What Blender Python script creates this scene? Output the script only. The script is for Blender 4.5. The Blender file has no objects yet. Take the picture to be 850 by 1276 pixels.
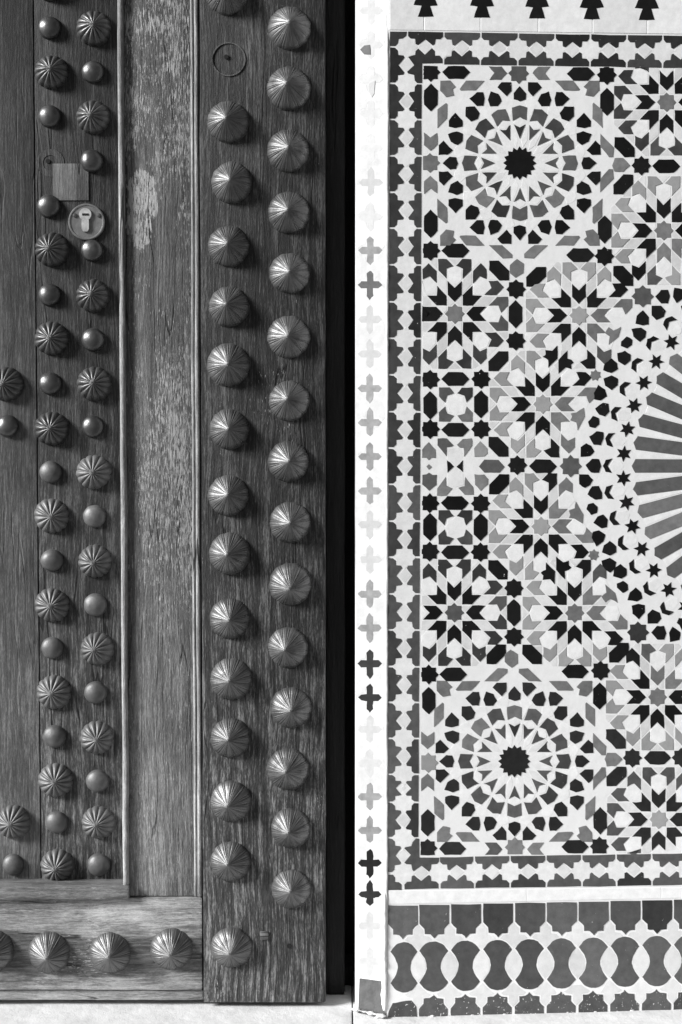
import bpy, bmesh, math, random
from mathutils import Vector
random.seed(7)
C = bpy.context.scene.collection
SC = bpy.context.scene
R = math.radians

# ------------------------------------------------------------------ camera, sky, sun, exposure
F, D, PITCH = 1681.0, 1.90, R(2.3)          # focal length in photo pixels, metres to the wall edge, tilt
ZC = 0.7993                                 # eye height
CAM = Vector((0.0, -D, ZC))
FW = Vector((0, math.cos(PITCH), -math.sin(PITCH)))
UP = Vector((0, math.sin(PITCH), math.cos(PITCH)))
cam = bpy.data.cameras.new('camera')
cam.sensor_fit = 'VERTICAL'; cam.sensor_height = 36.0; cam.lens = 36.0 * F / 1276.0
cam.clip_start = 0.05; cam.clip_end = 200
co = bpy.data.objects.new('camera', cam); C.objects.link(co)
co.location = CAM; co.rotation_euler = (math.pi / 2 - PITCH, 0, 0)
SC.camera = co

SUN_EL, SUN_AZ = R(27), R(67)               # azimuth measured from the wall's normal towards the left
w = bpy.data.worlds.new('World'); SC.world = w; w.use_nodes = True
nt = w.node_tree; nt.nodes.clear()
sky = nt.nodes.new('ShaderNodeTexSky'); sky.sky_type = 'NISHITA'; sky.sun_disc = False
sky.sun_elevation = SUN_EL; sky.sun_rotation = math.pi + SUN_AZ
bw = nt.nodes.new('ShaderNodeRGBToBW'); bg = nt.nodes.new('ShaderNodeBackground'); ou = nt.nodes.new('ShaderNodeOutputWorld')
bg.inputs['Strength'].default_value = 0.05
nt.links.new(sky.outputs[0], bw.inputs[0]); nt.links.new(bw.outputs[0], bg.inputs['Color']); nt.links.new(bg.outputs[0], ou.inputs['Surface'])
sl = bpy.data.lights.new('sun', 'SUN'); sl.energy = 5.0; sl.angle = R(17); sl.color = (1, 1, 1)
so = bpy.data.objects.new('sun', sl); C.objects.link(so)
LDIR = Vector((-math.sin(SUN_AZ) * math.cos(SUN_EL), -math.cos(SUN_AZ) * math.cos(SUN_EL), math.sin(SUN_EL)))
so.rotation_euler = LDIR.to_track_quat('Z', 'Y').to_euler(); so.location = LDIR * 8
vs = SC.view_settings
vs.view_transform = 'Standard'; vs.look = 'None'; vs.exposure = 0.52; vs.gamma = 1.0; vs.use_curve_mapping = False

# ------------------------------------------------------------------ measuring helpers: a photo pixel met with a real plane
WALL_A = R(3.8)
WU = Vector((math.cos(WALL_A), math.sin(WALL_A), 0)); WN = Vector((math.sin(WALL_A), -math.cos(WALL_A), 0))
def ray(px, py):
    return (FW + Vector((1, 0, 0)) * ((px - 425) / F) + UP * ((638 - py) / F))
def hit(px, py, p0, n):
    d = ray(px, py); t = (p0 - CAM).dot(n) / d.dot(n)
    return CAM + d * t
def at(px, py, y): return hit(px, py, Vector((0, y, 0)), Vector((0, -1, 0)))
W0 = at(483.5, 638, 0.0)
def wallp(px, py): return hit(px, py, W0, WN)
# splayed jamb: from the wall edge back to the left
J1 = at(443, 638, 0.022)
JU = (Vector((W0.x, W0.y, 0)) - Vector((J1.x, J1.y, 0))).normalized(); JN = Vector((JU.y, -JU.x, 0))
def jambp(px, py): return hit(px, py, J1, JN)
def X(px, y): return at(px, 638, y).x
def Z(py, y): return at(425, py, y).z
MM = 0.00113                                # metres per photo pixel at the wall

# ------------------------------------------------------------------ materials
def mat(name):
    m = bpy.data.materials.new(name); m.use_nodes = True
    t = m.node_tree; b = t.nodes['Principled BSDF']
    return m, t, b
def N(t, kind, **kw):
    n = t.nodes.new(kind)
    for k, v in kw.items():
        if k in n.inputs: n.inputs[k].default_value = v
        else: setattr(n, k, v)
    return n
def ramp(t, src, stops):
    r = t.nodes.new('ShaderNodeValToRGB'); e = r.color_ramp.elements
    while len(e) < len(stops): e.new(0.5)
    for i, (p, v) in enumerate(stops):
        e[i].position = p; e[i].color = (v, v, v, 1)
    t.links.new(src, r.inputs[0]); return r.outputs[0]
def noise(t, scale, detail=4, rough=0.55, stretch=(1, 1, 1), off=(0, 0, 0), warp=0.0):
    g = t.nodes.new('ShaderNodeNewGeometry'); mp = t.nodes.new('ShaderNodeMapping')
    mp.inputs['Scale'].default_value = stretch; mp.inputs['Location'].default_value = off
    src = g.outputs['Position']
    if warp:
        wn = t.nodes.new('ShaderNodeTexNoise'); wn.inputs['Scale'].default_value = 3.2; wn.inputs['Detail'].default_value = 3
        t.links.new(src, wn.inputs['Vector'])
        sc_ = t.nodes.new('ShaderNodeVectorMath'); sc_.operation = 'SCALE'; sc_.inputs['Scale'].default_value = warp
        t.links.new(wn.outputs['Color'], sc_.inputs[0])
        ad = t.nodes.new('ShaderNodeVectorMath'); ad.operation = 'ADD'
        t.links.new(src, ad.inputs[0]); t.links.new(sc_.outputs[0], ad.inputs[1]); src = ad.outputs[0]
    t.links.new(src, mp.inputs['Vector'])
    n = t.nodes.new('ShaderNodeTexNoise'); n.inputs['Scale'].default_value = scale
    n.inputs['Detail'].default_value = detail; n.inputs['Roughness'].default_value = rough
    t.links.new(mp.outputs[0], n.inputs['Vector']); return n.outputs[0]
def math_(t, op, a, b=None, c=None):
    n = t.nodes.new('ShaderNodeMath'); n.operation = op
    for i, v in enumerate((a, b, c)):
        if v is None: continue
        if isinstance(v, (int, float)): n.inputs[i].default_value = v
        else: t.links.new(v, n.inputs[i])
    return n.outputs[0]
def mixv(t, f, a, b):
    n = t.nodes.new('ShaderNodeMix'); n.data_type = 'FLOAT'
    for i, v in ((0, f), (2, a), (3, b)):
        if isinstance(v, (int, float)): n.inputs[i].default_value = v
        else: t.links.new(v, n.inputs[i])
    return n.outputs[0]
def bump(t, b, src, dist, strength=1.0):
    n = t.nodes.new('ShaderNodeBump'); n.inputs['Distance'].default_value = dist; n.inputs['Strength'].default_value = strength
    t.links.new(src, n.inputs['Height']); t.links.new(n.outputs[0], b.inputs['Normal'])
def smooth(t, src, lo, hi):
    n = t.nodes.new('ShaderNodeMapRange'); n.interpolation_type = 'SMOOTHSTEP'
    n.inputs[1].default_value = lo; n.inputs[2].default_value = hi
    t.links.new(src, n.inputs[0]); return n.outputs[0]
def pos(t):
    g = t.nodes.new('ShaderNodeNewGeometry'); s = t.nodes.new('ShaderNodeSeparateXYZ')
    t.links.new(g.outputs['Position'], s.inputs[0]); return s.outputs

def glaze(name, v, var=0.25, rough=0.32, chips=0.0):
    m, t, b = mat(name)
    oi = t.nodes.new('ShaderNodeObjectInfo')
    k = math_(t, 'MULTIPLY_ADD', oi.outputs['Random'], 2 * var, 1 - var)
    n = noise(t, 90, 5, 0.6)
    k2 = math_(t, 'MULTIPLY_ADD', n, (1.0 if v < .3 else .4), (.5 if v < .3 else .8))
    c = math_(t, 'MULTIPLY', math_(t, 'MULTIPLY', k, k2), v)
    fine = noise(t, 1400, 2, 0.5)
    c = math_(t, 'MULTIPLY', c, math_(t, 'MULTIPLY_ADD', fine, 0.3, 0.85))
    if chips:
        ch = smooth(t, noise(t, 330, 2, 0.5, off=(3, 1, 2)), 0.775 - chips, 0.80 - chips)
        c = mixv(t, ch, c, 0.62)
    t.links.new(c, b.inputs['Base Color'])
    b.inputs['Roughness'].default_value = rough; b.inputs['Specular IOR Level'].default_value = 0.14
    bump(t, b, noise(t, 160, 3, 0.5), 0.0006, 0.25)
    return m
TM = {'k': glaze('black_glaze', .0105, .3, .38, .01), 'q': glaze('charcoal_glaze', .026, .25, .36, .01),
      'd': glaze('dark_grey_glaze', .048, .3, .34, .01), 'm': glaze('slate_glaze', .098, .2, .34, .005),
      'g': glaze('grey_glaze', .185, .14, .34), 'l': glaze('pale_grey_glaze', .33, .12, .34),
      'w': glaze('white_glaze', .83, .03, .3), 'v': glaze('off_white_glaze', .785, .05, .3),
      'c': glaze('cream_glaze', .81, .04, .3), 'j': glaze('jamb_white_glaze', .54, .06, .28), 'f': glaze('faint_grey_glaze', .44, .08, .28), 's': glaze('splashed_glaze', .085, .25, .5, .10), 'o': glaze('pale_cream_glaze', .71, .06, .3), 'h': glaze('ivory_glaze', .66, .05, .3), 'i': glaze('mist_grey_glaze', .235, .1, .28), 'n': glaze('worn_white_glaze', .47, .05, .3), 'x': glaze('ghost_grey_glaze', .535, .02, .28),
      'b': glaze('frieze_glaze', .098, .28, .36, .02), 'e': glaze('border_glaze', .072, .45, .34, .008)}
def plaster(name, v, dirt, sc=35, bd=0.0015):
    m, t, b = mat(name)
    n = noise(t, sc, 8, 0.62); f = noise(t, sc * 22, 3, 0.6)
    c = ramp(t, n, [(0.25, dirt), (0.55, v), (0.8, v * 1.04)])
    c = math_(t, 'MULTIPLY', c, math_(t, 'MULTIPLY_ADD', f, 0.2, 0.9))
    t.links.new(c, b.inputs['Base Color']); b.inputs['Roughness'].default_value = 0.8
    bump(t, b, math_(t, 'ADD', n, math_(t, 'MULTIPLY', f, 0.15)), bd)
    return m
GROUT = plaster('white_grout', .81, .76, 60, .0004)
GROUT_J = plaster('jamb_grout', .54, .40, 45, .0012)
PLASTER = plaster('white_plaster', .80, .62)
MORTAR = plaster('rough_mortar', .72, .40, 70, .004)
STONE = plaster('grey_stone', .11, .055, 60, .003)
PAVE = plaster('pale_paving', .70, .54, 22, .003)

def wood(name, v, lo, hi, horiz=False, low_z=None, flecks=0.0, stain=None, fz=None, worn=None, splits=.8, fleck_v=.42, bd=.0026):
    """grey weathered timber: long grain, cracks, paler worn fibre; low_z = (z0, z1, amount) for paler wood low down: weathering plus light falloff painted into the colour"""
    m, t, b = mat(name)
    st = (34, 430, 430) if horiz else (430, 430, 30)
    st2 = (5, 110, 110) if horiz else (110, 110, 4)
    g1 = noise(t, 1.0, 5, 0.65, st, warp=.022); g2 = noise(t, 1.0, 4, 0.6, st2, (5, 2, 1), warp=.022); g3 = noise(t, 9, 5, 0.6, (1, 1, 1), (2, 7, 3))
    g4 = noise(t, 1.0, 3, 0.7, (160, 900, 900) if horiz else (900, 900, 160), (3, 5, 8), warp=.022)
    fib = math_(t, 'ADD', math_(t, 'MULTIPLY', g1, .42), math_(t, 'MULTIPLY', g2, .33))
    fib = math_(t, 'ADD', fib, math_(t, 'MULTIPLY', g4, .25))
    c = ramp(t, fib, [(0.40, lo), (0.5, v), (0.595, hi)])
    c = math_(t, 'MULTIPLY', c, ramp(t, g3, [(0.3, .62), (0.55, 1.0), (0.75, 1.35)]))
    cr = noise(t, 1.0, 2, .4, (1.5, 38, 38) if horiz else (38, 38, 1.5), (7, 3, 2), warp=.03)
    cr = math_(t, 'ABSOLUTE', math_(t, 'SUBTRACT', cr, .5))
    crk = math_(t, 'MULTIPLY', smooth(t, cr, .011, .004), smooth(t, noise(t, 5, 3, .5, off=(8, 2, 5)), .50, .56))
    c = math_(t, 'MULTIPLY', c, math_(t, 'MULTIPLY_ADD', crk, -splits, 1.0))
    fib = math_(t, 'SUBTRACT', fib, math_(t, 'MULTIPLY', crk, .35))
    p = pos(t)
    if low_z:  # wood darkens upwards: weathering, plus the light's falloff put into the colour
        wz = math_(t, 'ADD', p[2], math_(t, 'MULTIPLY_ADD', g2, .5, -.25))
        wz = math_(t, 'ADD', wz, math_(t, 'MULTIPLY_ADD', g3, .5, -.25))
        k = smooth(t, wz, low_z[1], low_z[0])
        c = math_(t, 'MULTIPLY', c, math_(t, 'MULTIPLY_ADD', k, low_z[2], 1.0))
    if stain:
        wz = math_(t, 'ADD', p[2], math_(t, 'MULTIPLY_ADD', noise(t, 30, 5, .6, (.5, 1, 1.5), (6, 1, 1)), .09, -.045))
        k = math_(t, 'MULTIPLY', smooth(t, wz, stain[1], stain[1] - .03), smooth(t, wz, stain[0] - .01, stain[0] + .012))
        c = math_(t, 'MULTIPLY', c, math_(t, 'MULTIPLY_ADD', k, -stain[2], 1.0))
    if flecks:
        f1 = noise(t, 1.0, 3, 0.7, (680, 680, 80) if not horiz else (80, 680, 680), (9, 4, 1))
        f2 = noise(t, 1.0, 4, 0.6, (12, 12, 2.6), (1, 8, 2)); f3 = noise(t, 26, 6, 0.7, off=(4, 4, 4))
        th = math_(t, 'ADD', math_(t, 'MULTIPLY', f1, .72), math_(t, 'MULTIPLY', f3, .28))
        th = math_(t, 'ADD', th, math_(t, 'MULTIPLY_ADD', f2, .5, -.25))
        if fz:
            th = math_(t, 'ADD', th, math_(t, 'MULTIPLY', smooth(t, p[2], fz[0], fz[1]), fz[2]))
        if worn:
            dx = math_(t, 'DIVIDE', math_(t, 'SUBTRACT', p[0], worn[0]), worn[2]); dz = math_(t, 'DIVIDE', math_(t, 'SUBTRACT', p[2], worn[1]), worn[3])
            dd = math_(t, 'SQRT', math_(t, 'ADD', math_(t, 'MULTIPLY', dx, dx), math_(t, 'MULTIPLY', dz, dz)))
            dd = math_(t, 'ADD', dd, math_(t, 'MULTIPLY_ADD', noise(t, 28, 5, .6, (1, 1, .7), (3, 3, 1)), 2.6, -1.3))
            th = math_(t, 'ADD', th, math_(t, 'MULTIPLY', smooth(t, dd, 1.0, .8), .13))
        k = smooth(t, th, .60 - flecks, .64 - flecks)
        c = mixv(t, k, c, fleck_v)
    fine = noise(t, 1500, 2, .5)
    c = math_(t, 'MULTIPLY', c, math_(t, 'MULTIPLY_ADD', fine, 1.1, 0.45))
    t.links.new(c, b.inputs['Base Color'])
    b.inputs['Roughness'].default_value = .62; b.inputs['Specular IOR Level'].default_value = .3
    bump(t, b, math_(t, 'ADD', fib, math_(t, 'MULTIPLY', g3, .25)), bd)
    return m
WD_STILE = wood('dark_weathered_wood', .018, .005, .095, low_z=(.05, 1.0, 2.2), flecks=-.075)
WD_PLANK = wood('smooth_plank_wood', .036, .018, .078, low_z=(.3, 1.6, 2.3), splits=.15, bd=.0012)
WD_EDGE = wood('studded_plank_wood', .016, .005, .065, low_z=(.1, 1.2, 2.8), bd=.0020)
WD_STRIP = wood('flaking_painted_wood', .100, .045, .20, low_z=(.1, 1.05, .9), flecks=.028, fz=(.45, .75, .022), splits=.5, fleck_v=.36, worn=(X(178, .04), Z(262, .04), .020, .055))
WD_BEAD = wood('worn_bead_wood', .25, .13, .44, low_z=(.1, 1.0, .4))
WD_RAIL = wood('pale_weathered_wood', .30, .12, .50, horiz=True, flecks=-.01, stain=(.045, .125, .66))
WD_LEDGE = wood('chipped_ledge_wood', .17, .07, .30, horiz=True, flecks=-.03)
WD_PATCH = wood('repair_wood', .125, .065, .20, bd=.0012)
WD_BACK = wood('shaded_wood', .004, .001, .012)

def metal(name, v, rough, metallic=.2, scratch=.2, ior=1.5):
    m, t, b = mat(name)
    n = noise(t, 120, 6, .65); n2 = noise(t, 25, 4, .6, off=(3, 3, 3)); f = noise(t, 1200, 2, .5)
    c = ramp(t, n, [(.3, v * .72), (.55, v), (.75, v * 1.2)])
    c = math_(t, 'MULTIPLY', c, math_(t, 'MULTIPLY_ADD', n2, .8, .6))
    oi = t.nodes.new('ShaderNodeObjectInfo')
    c = math_(t, 'MULTIPLY', c, math_(t, 'MULTIPLY_ADD', oi.outputs['Random'], .4, .8))
    t.links.new(c, b.inputs['Base Color'])
    b.inputs['Metallic'].default_value = metallic; b.inputs['IOR'].default_value = ior
    t.links.new(math_(t, 'MULTIPLY_ADD', n, scratch, rough - scratch * .5), b.inputs['Roughness'])
    bump(t, b, math_(t, 'ADD', n, math_(t, 'MULTIPLY', f, .2)), .0005)
    return m
STUD = metal('patinated_brass', .060, .41, .0, ior=1.95)
STUD_S = metal('dark_patinated_brass', .04, .40, .0, ior=1.8)
DOME = metal('worn_iron', .03, .36, .0, ior=1.9)
STUD_PALE = metal('pale_brass', .085, .5, .0, ior=1.8)  # paler metals for the lower studs of the leaf
DOME_PALE = metal('pale_iron', .085, .50, .0, ior=1.7)
LOCK = metal('brushed_lock_plate', .16, .42)
STEEL = metal('pale_steel', .42, .4)
m, t, b = mat('dark_hollow'); b.inputs['Base Color'].default_value = (.004, .004, .004, 1); b.inputs['Roughness'].default_value = .9
HOLLOW = m

# ------------------------------------------------------------------ object helpers
ORG = {}
def obj(name, verts, faces, material, parent=None, origin=None, smooth_=False):
    if origin is None:
        origin = sum((Vector(v) for v in verts), Vector()) / len(verts)
    me = bpy.data.meshes.new(name)
    me.from_pydata([tuple(Vector(v) - origin) for v in verts], [], faces); me.update()
    for m_ in (material if isinstance(material, (list, tuple)) else [material]): me.materials.append(m_)
    if smooth_:
        for p in me.polygons: p.use_smooth = True
    return link(name, me, parent, origin)
def link(name, me, parent, origin):
    o = bpy.data.objects.new(name, me); C.objects.link(o)
    o.location = origin - (ORG[parent.name] if parent else Vector())
    if parent: o.parent = parent
    ORG[o.name] = Vector(origin)
    return o
def thing(name, loc, label=None, cat=None, group=None):
    o = bpy.data.objects.new(name, None); C.objects.link(o); o.location = loc; o.empty_display_size = .05
    ORG[o.name] = Vector(loc)
    if label: o['label'] = label
    if cat: o['category'] = cat
    if group: o['group'] = group
    return o
def box(name, x0, x1, y0, y1, z0, z1, material, parent=None, bev=.002, seg=2, warp=0.0):
    bm = bmesh.new()
    bmesh.ops.create_cube(bm, size=1)
    for v in bm.verts:
        v.co = ((x0 + x1) / 2 + v.co.x * (x1 - x0), (y0 + y1) / 2 + v.co.y * (y1 - y0), (z0 + z1) / 2 + v.co.z * (z1 - z0))
    if bev: bmesh.ops.bevel(bm, geom=bm.edges[:], offset=bev, segments=seg, affect='EDGES', profile=.6)
    if warp:
        longe = [e for e in bm.edges if abs(e.verts[0].co.z - e.verts[1].co.z) > .2 or abs(e.verts[0].co.x - e.verts[1].co.x) > .2]
        bmesh.ops.subdivide_edges(bm, edges=longe, cuts=38, use_grid_fill=True)
        from mathutils import noise as mn
        for v in bm.verts:
            q = v.co * 14; q2 = v.co * 55
            v.co += (mn.noise_vector(q) * warp + mn.noise_vector(q2) * warp * .5)
    org = Vector(((x0 + x1) / 2, y0, z0))
    for v in bm.verts: v.co -= org
    me = bpy.data.meshes.new(name); bm.to_mesh(me); bm.free(); me.materials.append(material)
    for p in me.polygons: p.use_smooth = True
    try: me.set_sharp_from_angle(angle=R(35))
    except Exception: pass
    return link(name, me, parent, org)

# 2-D polygon tools (photo-pixel units on a plane)
def area(p): return .5 * sum(p[i][0] * p[(i + 1) % len(p)][1] - p[(i + 1) % len(p)][0] * p[i][1] for i in range(len(p)))
def clip(poly, edges):
    """edges: list of (point, inward normal)"""
    for (qx, qy), (nx, ny) in edges:
        out = []
        for i in range(len(poly)):
            a, b_ = poly[i], poly[(i + 1) % len(poly)]
            da = (a[0] - qx) * nx + (a[1] - qy) * ny; db = (b_[0] - qx) * nx + (b_[1] - qy) * ny
            if da >= 0: out.append(a)
            if (da >= 0) != (db >= 0):
                s = da / (da - db); out.append((a[0] + s * (b_[0] - a[0]), a[1] + s * (b_[1] - a[1])))
        poly = out
        if len(poly) < 3: return []
    return poly
def tidy(p):
    q = []
    for v in p:
        if not q or math.hypot(v[0] - q[-1][0], v[1] - q[-1][1]) > .05: q.append(v)
    while len(q) > 2 and math.hypot(q[0][0] - q[-1][0], q[0][1] - q[-1][1]) <= .05: q.pop()
    return q
def inset(p, d):
    n = len(p); s = 1 if area(p) > 0 else -1; out = []
    for i in range(n):
        a, b_, c = p[i - 1], p[i], p[(i + 1) % n]
        e1 = (b_[0] - a[0], b_[1] - a[1]); e2 = (c[0] - b_[0], c[1] - b_[1])
        l1 = math.hypot(*e1) or 1e-9; l2 = math.hypot(*e2) or 1e-9
        n1 = (-e1[1] / l1 * s, e1[0] / l1 * s); n2 = (-e2[1] / l2 * s, e2[0] / l2 * s)
        bx, by = n1[0] + n2[0], n1[1] + n2[1]; k = 1 + n1[0] * n2[0] + n1[1] * n2[1]
        k = max(k, .32)
        out.append((b_[0] + bx / k * d, b_[1] + by / k * d))
    return out
def prism(poly, pmap, nrm, th=.00035, gap=.8, jit=.28, tilt=.006, bev=.3, back=.002):
    """returns verts, faces of a bevelled tile standing th proud of its plane"""
    poly = tidy(poly)
    if len(poly) < 3 or abs(area(poly)) < 6: return None
    if area(poly) > 0: poly = poly[::-1]
    cut = []
    for i, p in enumerate(poly):
        q = poly[(i + 1) % len(poly)]; cut.append(p); L = math.hypot(q[0] - p[0], q[1] - p[1])
        if 7 < L < 60 and len(poly) < 17:
            f = random.uniform(.35, .65); d = random.gauss(0, .16); cut.append((p[0] + (q[0] - p[0]) * f - (q[1] - p[1]) / L * d, p[1] + (q[1] - p[1]) * f + (q[0] - p[0]) / L * d))
    poly = cut
    a = inset(poly, gap)
    if abs(area(a)) < 2.5 or area(a) * area(poly) <= 0: return None
    a = [(x + random.uniform(-jit, jit), y + random.uniform(-jit, jit)) for x, y in a]
    b_ = inset(a, bev)
    n = len(a); cx = sum(p[0] for p in a) / n; cy = sum(p[1] for p in a) / n
    sz = max(max(p[0] for p in a) - min(p[0] for p in a), max(p[1] for p in a) - min(p[1] for p in a)); tl = tilt * min(1, 16 / sz)
    tx, ty = max(-2 * tl, min(2 * tl, random.gauss(0, tl))), max(-2 * tl, min(2 * tl, random.gauss(0, tl))); lift = random.uniform(-.00004, .00004)
    def m(p, t): return pmap(p[0], p[1]) + nrm * (t + ((p[0] - cx) * tx + (p[1] - cy) * ty) * MM)
    vs = [m(p, -back) for p in a] + [m(p, th + lift - .0004) for p in a] + [m(p, th + lift) for p in b_]
    fs = []
    for i in range(n):
        j = (i + 1) % n
        fs.append((i, j, n + j, n + i)); fs.append((n + i, n + j, 2 * n + j, 2 * n + i))
    fs.append(tuple(range(2 * n, 3 * n)))
    return vs, fs
ALLTILES = []
def tile(name, poly, key, parent, edges=None, pmap=wallp, nrm=WN, gap=.8, th=.0006, log=True, **kw):
    if edges: poly = clip(list(poly), edges)
    if len(poly) < 3: return None
    r = prism(poly, pmap, nrm, th, gap, **kw)
    if not r: return None
    if log: ALLTILES.append((poly, key, gap))
    return obj(name, r[0], r[1], TM[key], parent)

# ------------------------------------------------------------------ ground
floor = obj('floor', [(-30, -30, -.006), (30, -30, -.006), (30, .9, -.006), (-30, .9, -.006)], [(0, 1, 2, 3)], plaster('dark_paving', .13, .08), origin=Vector((0, 0, -.006)))
floor['kind'] = 'structure'
xj = X(441, 0) - .002
def slab(x0, x1, y0, y1, top=0.0):
    return box('paving_slab', x0, x1, y0, y1, -.05, top, PAVE, floor, bev=.003, warp=.0012)
slab(xj - 1.1, xj - .0006, -.27, .30, .0)
slab(xj + .0006, xj + 1.0, -.30, .20, -.001)
slab(xj - 2.1, xj - 1.102, -.27, .30, -.001); slab(xj + 1.002, xj + 1.9, -.30, .20, -.001)

# ------------------------------------------------------------------ tiled wall
TOPZ = 2.9
def wl(s, d, z): return Vector((W0.x, W0.y, 0)) + WU * s - WN * d + Vector((0, 0, z))
wall = thing('tiled_wall', wl(0, 0, 0), 'white wall with black, grey and white mosaic tile panel and tiled splayed edge', 'tiled wall')  # the whole tiled wall, masonry and splayed edge included
jl = math.hypot(W0.x - J1.x, W0.y - J1.y)
Jp = Vector((J1.x, J1.y, 0))
base = [Vector((W0.x, W0.y, 0)), wl(1.9, 0, 0), wl(1.9, .3, 0), Jp + Vector((.0, .30, 0)), Jp]
v = [p + Vector((0, 0, -.01)) for p in base] + [p + Vector((0, 0, TOPZ)) for p in base]
obj('masonry', v, [(0, 1, 6, 5), (1, 2, 7, 6), (2, 3, 8, 7), (3, 4, 9, 8), (4, 0, 5, 9), (5, 6, 7, 8, 9), (4, 3, 2, 1, 0)], PLASTER, wall)
def sheet(name, q, material, parent, pmap=wallp, nrm=WN, t=.0006, back=.004):
    r = [pmap(*p) + nrm * t for p in q] + [pmap(*p) - nrm * back for p in q]; n = len(q)
    fs = [tuple(reversed(range(n)))] + [(i, (i + 1) % n, n + (i + 1) % n, n + i) for i in range(n)]
    return obj(name, r, fs, material, parent)
CX, CY, RR = 1010.7, 580.5, 234.0            # centre of the big rosette of the panel and the radius of its ring of stars
field = sheet('mosaic_field', [(526.2, 80.6), (1495, 92), (1488, 1056), (523.4, 1066.8)], GROUT, wall, t=.0001)
FE = [((526.8, 81.4), (1, .0035)), ((526.8, 81.3), (-.0062, 1)), ((524, 1066.2), (-.0090, -1)), ((CX, 0), (-1, 0))]
def ft(name, poly, key, gap=.8, **kw): return tile(name, poly, key, field, FE, gap=gap, **kw)

def rot(p, k):
    a = k * math.pi / 4; c, s = math.cos(a), math.sin(a)
    return (p[0] * c - p[1] * s, p[0] * s + p[1] * c)
def star_poly(x, y, h, n=8, ang=0, inner=None, sx=1, sy=1):
    ro = h * math.sqrt(2); ri = inner if inner else h / math.cos(math.pi / 8); out = []
    for i in range(2 * n):
        r = ro if i % 2 == 0 else ri; a = ang + i * math.pi / n
        out.append((x + sx * r * math.cos(a), y + sy * r * math.sin(a)))
    return out
def star(x, y, key='k', h=9.55, **kw): return ft('star_tile', star_poly(x, y, h, **kw), key, .75)
def hexa(x, y, deg, key='k', s=1.0):
    a = R(deg); c, d = math.cos(a) * s, math.sin(a) * s
    pts = [(-19, 0), (-9.6, -9.5), (9.6, -9.5), (19, 0), (9.6, 9.5), (-9.6, 9.5)]
    return ft('hexagon_tile', [(x + px * c - py * d, y + px * d + py * c) for px, py in pts], key, .8)
H = 9.4; T = 13.3
ARROW = [(T, 0), (T + H, H), (41.3, H), (32.3, 0), (41.3, -H), (T + H, -H)]
BOOT = [(67, 21.3), (52.3, 21.3), (40.6, 9.4), (53.8, 9.4), (57.5, 0), (67, 9.4)]
SHIELD = [(32.3, 0), (41.3, H), (53.8, H), (57.5, 0), (53.8, -H), (41.3, -H)]
def refl(p):                                 # mirror in the 22.5 degree line
    c, s = math.cos(math.pi / 4), math.sin(math.pi / 4); return (p[0] * c + p[1] * s, p[0] * s - p[1] * c)
STRIP = [(22.7, 9.4), (41, 9.4), (52.3, 21.3), refl((41, 9.4))]
KITE = [(T, 0), (22.7, 9.4), rot((T, 0), 1), (9.4, 3.9)]
STARK = [(52.6, 21.6), (67, 21.3), (67.2, 27.8), refl((67, 21.3))]
TRI = [(67, -9.4), (57.5, 0), (67, 9.4)]
def octo(x, y, sx=1.0, sy=1.0, star_key='g', arrows='kkkkkkkk', boots='llllllllllllllll', s=1.0, noedge=()):
    """eight-fold rosette; directions counted from the right, counter-clockwise; boots: two letters per direction
    (counter-clockwise side first), '.' leaves one out; sy < 0 mirrors top to bottom"""
    def pl(poly, k): return [(x + s * sx * p[0], y - s * sy * p[1]) for p in (rot(q, k) for q in poly)]
    ft('star_tile', [(x + s * sx * (p[0] - x), y + s * sy * (p[1] - y)) for p in [(a + x, b_ + y) for a, b_ in star_poly(0, 0, 9.4)]], star_key, .7)
    for k in range(8):
        ft('arrow_tile', pl(ARROW, k), arrows[k], .75)
        ft('shield_tile', pl(SHIELD, k), 'w', .45, th=.0002)
        ft('lozenge_tile', pl(STRIP, k), random.choice('ooh'), .5, th=.0002)
        ft('kite_tile', pl(KITE, k), random.choice('ov'), .5, th=.0002)
        for j, mir in ((0, 1), (1, -1)):
            key = boots[2 * k + j]
            if key != '.': ft('arrow_tile', pl([(p[0], p[1] * mir) for p in BOOT], k), key, .75)
        if k not in noedge:
            ft('triangle_tile', pl(TRI, k), random.choice('ohv'), .55, th=.0002)
        if (k not in noedge) and ((k + 1) % 8 not in noedge): ft('kite_tile', pl(STARK, k), random.choice('ohv'), .55, th=.0002)

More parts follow.
